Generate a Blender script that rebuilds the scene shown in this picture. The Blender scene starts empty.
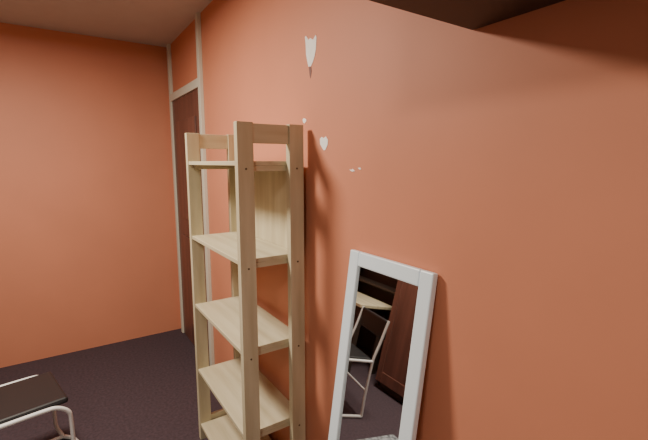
import bpy, math, random
from mathutils import Vector, Matrix
random.seed(4)
S=bpy.context.scene
# ---------------- materials
def mat(name,col,rough=0.6,metal=0.0,var=0.0,scale=(8,8,8),bump=0.0,col2=None,detail=4,spec=None):
    m=bpy.data.materials.new(name); m.use_nodes=True
    nt=m.node_tree; b=nt.nodes['Principled BSDF']
    b.inputs['Roughness'].default_value=rough; b.inputs['Metallic'].default_value=metal
    if spec is not None: b.inputs['Specular IOR Level'].default_value=spec
    c=tuple(col)+(1,)
    if var>0 or bump>0:
        tc=nt.nodes.new('ShaderNodeTexCoord'); mp=nt.nodes.new('ShaderNodeMapping')
        mp.inputs['Scale'].default_value=scale
        n=nt.nodes.new('ShaderNodeTexNoise'); n.inputs['Scale'].default_value=1; n.inputs['Detail'].default_value=detail
        nt.links.new(tc.outputs['Object'],mp.inputs[0]); nt.links.new(mp.outputs[0],n.inputs['Vector'])
        r=nt.nodes.new('ShaderNodeValToRGB'); r.color_ramp.elements[0].position=.3; r.color_ramp.elements[1].position=.7
        c2=tuple(col2)+(1,) if col2 else tuple(x*(1-var) for x in col)+(1,)
        r.color_ramp.elements[0].color=c2; r.color_ramp.elements[1].color=c
        nt.links.new(n.outputs['Fac'],r.inputs[0]); nt.links.new(r.outputs[0],b.inputs['Base Color'])
        if bump>0:
            bp=nt.nodes.new('ShaderNodeBump'); bp.inputs['Strength'].default_value=bump; bp.inputs['Distance'].default_value=.002
            nt.links.new(n.outputs['Fac'],bp.inputs['Height']); nt.links.new(bp.outputs[0],b.inputs['Normal'])
    else: b.inputs['Base Color'].default_value=c
    return m
WALL=mat('terracotta_paint',(.63,.238,.138),.6,var=.06,scale=(3,3,3),bump=.15)
CREAM=mat('cream_paint',(.42,.37,.31),.7,var=.05,scale=(3,3,3),bump=.1)
CEIL=mat('ceiling_paint',(.6,.57,.52),.8,var=.05,bump=.1)
FLOOR=mat('purple_carpet',(.065,.04,.052),.95,var=.4,scale=(60,60,60),bump=.5)
p1=(.62,.55,.385);p2=(.46,.39,.25)
PX=mat('pine_x',p1,.5,col2=p2,var=.2,scale=(1.5,22,22))
PY=mat('pine_y',p1,.5,col2=p2,var=.2,scale=(22,1.5,22))
PZ=mat('pine_z',p1,.5,col2=p2,var=.2,scale=(22,22,2.2))
KNOT=mat('screw_dark',(.10,.06,.03),.6)
WHITE=mat('white_lacquer',(.76,.86,.94),.35)
TUBE=mat('white_painted_steel',(.75,.75,.75),.3)
TRIM=mat('offwhite_trim',(.62,.60,.50),.5)
GLASS=mat('mirror_glass',(.80,.82,.82),.015,1.0)
BROWN=mat('brown_wood',(.17,.07,.052),.4,col2=(.10,.04,.03),var=.3,scale=(14,14,1.2))
DARK=mat('dark_wood',(.05,.032,.025),.5,col2=(.035,.022,.016),var=.3,scale=(2,14,14))
BLACK=mat('black_vinyl',(.012,.012,.014),.45)
CHROME=mat('chrome',(.85,.85,.87),.2,1.0)
PLASTER=mat('bare_plaster',(.92,.90,.87),.8,var=.06,scale=(40,40,40))
GREY=mat('exposed_filler',(.20,.10,.09),.8)
RUG=mat('grey_rug',(.36,.38,.40),.95,col2=(.10,.105,.12),var=.5,scale=(45,45,45),detail=1)
# ---------------- helpers
def box(name,lo,hi,m,parent=None,bev=.002):
    lo=Vector(lo);hi=Vector(hi);c=(lo+hi)/2;d=(hi-lo)/2
    vs=[(x*d.x,y*d.y,z*d.z) for x in(-1,1) for y in(-1,1) for z in(-1,1)]
    fs=[(0,1,3,2),(4,6,7,5),(0,4,5,1),(2,3,7,6),(0,2,6,4),(1,5,7,3)]
    me=bpy.data.meshes.new(name);me.from_pydata(vs,[],fs);me.update()
    o=bpy.data.objects.new(name,me);o.location=c;S.collection.objects.link(o);me.materials.append(m)
    if bev:
        b=o.modifiers.new('bev','BEVEL');b.width=bev;b.segments=2
    if parent: o.parent=parent
    return o
def empty(name,loc=(0,0,0),rot=(0,0,0)):
    e=bpy.data.objects.new(name,None);e.location=loc;e.rotation_euler=rot;S.collection.objects.link(e);e.empty_display_size=.1;return e
def tube(name,pts,r,m,parent=None,cyc=False):
    cu=bpy.data.curves.new(name,'CURVE');cu.dimensions='3D';cu.bevel_depth=r;cu.bevel_resolution=4;cu.use_fill_caps=True
    sp=cu.splines.new('BEZIER');sp.bezier_points.add(len(pts)-1)
    pv=[Vector(p) for p in pts]
    for i,p in enumerate(pv):
        b=sp.bezier_points[i];b.co=p
        a=pv[i-1] if i>0 else p; c=pv[i+1] if i<len(pv)-1 else p
        t=(c-a); t=t.normalized() if t.length>0 else t
        k=min((p-a).length or 9,(c-p).length or 9)*.3
        b.handle_left=p-t*k;b.handle_right=p+t*k
    sp.use_cyclic_u=cyc
    cu.materials.append(m)
    o=bpy.data.objects.new(name,cu);S.collection.objects.link(o)
    if parent:o.parent=parent
    return o
def disc(name,c,r,axis,m,parent=None,h=.002):
    n=16;vs=[];
    for s in(-h/2,h/2):
        for i in range(n):
            a=2*math.pi*i/n;u,v=r*math.cos(a),r*math.sin(a)
            vs.append({'x':(s,u,v),'y':(u,s,v),'z':(u,v,s)}[axis])
    fs=[tuple(range(n)),tuple(range(n,2*n))]+[(i,(i+1)%n,n+(i+1)%n,n+i) for i in range(n)]
    me=bpy.data.meshes.new(name);me.from_pydata(vs,[],fs);me.update();me.materials.append(m)
    o=bpy.data.objects.new(name,me);o.location=c;S.collection.objects.link(o)
    if parent:o.parent=parent
    return o
def flake(name,pts,m,parent=None,th=.0015,dz=.024):
    # thin chip lying on the back wall, outline given in wall metres (x,z)
    pts=[(x,z+dz) for x,z in pts]
    n=len(pts);vs=[(x,0,z) for x,z in pts]+[(x,-th,z) for x,z in pts]
    fs=[tuple(range(n)),tuple(reversed(range(n,2*n)))]+[(i,n+i,n+(i+1)%n,(i+1)%n) for i in range(n)]
    me=bpy.data.meshes.new(name);me.from_pydata(vs,[],fs);me.update();me.materials.append(m)
    o=bpy.data.objects.new(name,me);S.collection.objects.link(o)
    if parent:o.parent=parent
    return o
# ---------------- room
X0,X1,Y0,H=-2.35,2.4,-2.35,2.55
box('wall_back',(X0-.1,0,0),(X1+.1,.1,H),WALL,bev=0)
box('wall_left',(X0-.1,Y0,0),(X0,0,H),WALL,bev=0)
box('wall_right',(X1,Y0,0),(X1+.1,0,H),CREAM,bev=0)
box('wall_front',(X0-.1,Y0-.1,0),(X1+.1,Y0,H),CREAM,bev=0)
box('floor',(X0-.1,Y0-.1,-.1),(X1+.1,.1,0),FLOOR,bev=0)
box('ceiling',(X0-.1,Y0-.1,H),(X1+.1,.1,H+.1),CEIL,bev=0)
d=empty('door_1')
dl,dr=-2.28,-1.385
box('casing_right',(dr-.05,-.025,0),(dr,0,H),TRIM,d)
box('casing_left',(dl,-.025,0),(dl+.05,0,H),TRIM,d)
box('casing_top',(dl+.05,-.025,2.08),(dr-.05,0,2.14),TRIM,d)
box('leaf',(dl+.05,-.012,.005),(dr-.05,0,2.08),BROWN,d)
for k,(a,b_) in enumerate(((.2,.95),(1.1,1.9))):
    box('panel_%d'%k,(dl+.17,-.022,a),(dr-.17,-.010,b_),BROWN,d,.006)
tube('handle',[(dr-.10,-.01,1.02),(dr-.10,-.055,1.02),(dr-.21,-.055,1.02)],.009,CHROME,d)
# ---------------- shelving unit
u=empty('shelving_unit')
g=.03;W=.285;L=.72;T=.032;w=.065;TOP=1.713
yb=-g;yf=-g-W
for k,x in enumerate((-T,-L)):
    n='near' if k==0 else 'far'
    box('post_front_'+n,(x,yf,0),(x+T,yf+w,TOP),PZ,u)
    box('post_rear_'+n,(x,yb-w,0),(x+T,yb,TOP),PZ,u)
    box('rail_top_'+n,(x+.006,yf+w,TOP-.078),(x+T-.006,yb-w,TOP-.004),PY,u)
    box('rail_bottom_'+n,(x+.006,yf+w,.06),(x+T-.006,yb-w,.13),PY,u)
SH=[1.568,1.18,.805,.43,.10]
for i,z in enumerate(SH):
    box('shelf_%d'%i,(-L+T,yf+.004,z-.018),(-T,yb-.004,z),PX,u)
    for k,x in enumerate((-T-.018,-L+T)):
        box('cleat_%d_%d'%(i,k),(x,yf+.03,z-.04),(x+.018,yb-.03,z-.018),PY,u)
    for yy in (yf+w/2,yb-w/2):
        disc('screw_%d_%.2f'%(i,yy),(.0005,yy,z-.03),.004,'x',KNOT,u)
box('back_panel',(-L+T,yb-.016,SH[1]),(-T,yb-.004,SH[0]-.018),PZ,u)
# ---------------- peeled paint
P=empty('peeled_paint_patch')
flake('plaster',[(-.032,2.034),(-.024,2.036),(-.006,2.016),(.008,2.02),(.03,2.008),(.048,2.022),(.054,2.012),(.05,1.97),(.04,1.945),(.026,1.925),(.012,1.912),(-.006,1.914),(-.016,1.94),(-.024,1.965),(-.026,2.0)],PLASTER,P,dz=.03)
flake('torn_edge',[(-.004,1.918),(.014,1.916),(.018,1.898),(.008,1.872),(.002,1.884)],GREY,P,.001)
flake('peeled_paint_patch.001',[(-.056,1.716),(-.046,1.722),(-.028,1.716),(-.026,1.708),(-.04,1.700),(-.05,1.704)],PLASTER)
flake('peeled_paint_patch.002',[(.078,1.630),(.090,1.638),(.104,1.632),(.120,1.638),(.134,1.624),(.132,1.606),(.116,1.586),(.104,1.586),(.092,1.598),(.080,1.61)],PLASTER)
flake('peeled_paint_patch.003',[(.274,1.514),(.284,1.512),(.292,1.516),(.304,1.508),(.29,1.506),(.278,1.509)],PLASTER)
flake('peeled_paint_patch.004',[(.322,1.519),(.334,1.521),(.340,1.514),(.330,1.514)],PLASTER)
# ---------------- mirror
MW=.382;ML=1.263
lean=math.atan(.137)
base_y=-math.sin(lean)*ML-.004
M=empty('leaning_mirror',(.315,base_y-.022,0.004),(-lean,0,0))
fw=.05;th=.022
box('frame_left',(0,0,0),(fw,th,ML),WHITE,M,.004)
box('frame_right',(MW-fw,0,0),(MW,th,ML),WHITE,M,.004)
box('frame_top',(fw,0,ML-fw),(MW-fw,th,ML),WHITE,M,.004)
box('frame_bottom',(fw,0,0),(MW-fw,th,fw),WHITE,M,.004)
box('glass',(fw-.003,.008,fw-.003),(MW-fw+.003,.014,ML-fw+.003),GLASS,M,0)
# ---------------- wall cupboard (upper right)
K=empty('wall_cupboard')
cx,cz=.765,1.882
box('carcass',(cx,-.34,cz),(cx+.9,0,cz+.55),DARK,K,.003)
for k in range(2):
    box('door_leaf_%d'%k,(cx+.003+k*.449,-.36,cz+.003),(cx+.448+k*.449,-.34,cz+.547),DARK,K,.003)
    disc('knob_%d'%k,(cx+.40+k*.10,-.368,cz+.1),.012,'y',CHROME,K,.016)
# ---------------- wardrobe opposite the mirror
R=empty('wardrobe')
wx0,wx1,wy=-1.12,.78,-1.78
box('carcass',(wx0,Y0+.01,.06),(wx1,wy-.02,2.1),BROWN,R,.003)
box('plinth',(wx0+.02,Y0+.03,0),(wx1-.02,wy-.05,.06),DARK,R,.002)
box('cornice',(wx0-.02,Y0+.01,2.1),(wx1+.02,wy+.01,2.14),BROWN,R,.004)
nd=4;dw=(wx1-wx0)/nd
for k in range(nd):
    a=wx0+k*dw+.003;b_=a+dw-.006
    box('door_%d_panel'%k,(a+.05,wy-.018,.12),(b_-.05,wy-.010,2.04),BROWN,R,.001)
    box('door_%d_stile_l'%k,(a,wy-.02,.07),(a+.06,wy,2.09),BROWN,R,.003)
    box('door_%d_stile_r'%k,(b_-.06,wy-.02,.07),(b_,wy,2.09),BROWN,R,.003)
    box('door_%d_rail_t'%k,(a+.06,wy-.02,2.0),(b_-.06,wy,2.09),BROWN,R,.003)
    box('door_%d_rail_b'%k,(a+.06,wy-.02,.07),(b_-.06,wy,.16),BROWN,R,.003)
    hx=b_-.03 if k%2==0 else a+.03
    tube('handle_%d'%k,[(hx,wy,.98),(hx,wy+.025,.99),(hx,wy+.025,1.09),(hx,wy,1.10)],.005,CHROME,R)
# tall dark bookcase behind the table
B=empty('bookcase')
bx0,bx1=-2.3,-1.16
box('side_l',(bx0,Y0+.005,0),(bx0+.02,Y0+.26,1.95),DARK,B)
box('side_r',(bx1-.02,Y0+.005,0),(bx1,Y0+.26,1.95),DARK,B)
box('back',(bx0+.02,Y0+.005,0),(bx1-.02,Y0+.015,1.95),DARK,B)
for k in range(6):
    z=.04+k*.378
    box('shelf_%d'%k,(bx0+.02,Y0+.015,z),(bx1-.02,Y0+.26,z+.02),DARK,B)
# ---------------- desk
D=empty('wooden_table')
tx0,tx1,ty0,ty1=-2.25,-1.32,-2.06,-1.60
box('top',(tx0,ty0,.65),(tx1,ty1,.68),PX,D,.004)
for i,(x,y) in enumerate(((tx0+.04,ty0+.04),(tx1-.09,ty0+.04),(tx0+.04,ty1-.09),(tx1-.09,ty1-.09))):
    box('leg_%d'%i,(x,y,0),(x+.05,y+.05,.65),DARK,D)
box('apron_front',(tx0+.09,ty1-.075,.57),(tx1-.09,ty1-.055,.65),DARK,D)
box('apron_side',(tx1-.075,ty0+.09,.57),(tx1-.055,ty1-.09,.65),DARK,D)
# ---------------- chair (seen in the mirror)
Cc=empty('folding_chair',(-.90,-1.12,0),(0,0,math.radians(12)))
# local +Y is the way the chair faces
box('seat',(-.18,-.17,.405),(.18,.17,.435),BLACK,Cc,.012)
box('backrest',(-.19,-.245,.58),(.19,-.215,.73),BLACK,Cc,.012)
for s in(-1,1):
    x=s*.20
    tube('frame_back_%d'%s,[(x,-.23,.73),(x,-.20,.57),(x,-.17,.42),(x,-.17,.15),(x,-.18,.012)],.010,TUBE,Cc)
    tube('frame_front_%d'%s,[(x,-.17,.42),(x,.10,.415),(x,.165,.36),(x,.17,.10),(x,.20,.012)],.010,TUBE,Cc)
    tube('foot_side_%d'%s,[(x,-.18,.012),(x,.0,.012),(x,.20,.012)],.011,TUBE,Cc)
tube('foot_front',[(-.20,.20,.012),(-.14,.235,.012),(0,.25,.012),(.14,.235,.012),(.20,.20,.012)],.011,TUBE,Cc)
tube('stretcher',[(-.20,-.17,.20),(.20,-.17,.20)],.007,TUBE,Cc)
# ---------------- rug
box('rug',(-.42,-1.34,0),(1.2,-.72,.012),RUG,None,.004)
# ---------------- camera
cam=bpy.data.cameras.new('camera');co=bpy.data.objects.new('camera',cam);S.collection.objects.link(co)
cam.sensor_width=36;F=400;cam.lens=36*F/648;cam.clip_start=.02
C=Vector((1.43,-.876,1.56));yaw=math.radians(33.48);pit=math.radians(8.1)
fwd=Vector((-math.cos(yaw)*math.cos(pit),math.sin(yaw)*math.cos(pit),-math.sin(pit)))
co.location=C;co.rotation_euler=fwd.to_track_quat('-Z','Y').to_euler()
S.camera=co
# ---------------- lights
def lamp(name,loc,size,power,col):
    e=empty(name,loc)
    ld=bpy.data.lights.new(name+'_bulb','AREA');ld.shape='DISK';ld.size=size;ld.energy=power;ld.color=col
    lo=bpy.data.objects.new(name+'_bulb',ld);S.collection.objects.link(lo);lo.parent=e;lo.location=(0,0,-.065)
    disc('shade',(0,0,-.03),size/2+.03,'z',WHITE,e,.06)
    return e
lamp('ceiling_lamp',(-.6,-1.3,H),.42,78,(1,.91,.76))
lamp('fill_lamp',(1.7,-1.6,H),.4,24,(1,.91,.80))  # added fill, no known fixture; brightens the near end faces of the shelving
wd=bpy.data.worlds.new('w');S.world=wd;wd.use_nodes=True;wd.node_tree.nodes['Background'].inputs[0].default_value=(.02,.02,.02,1)
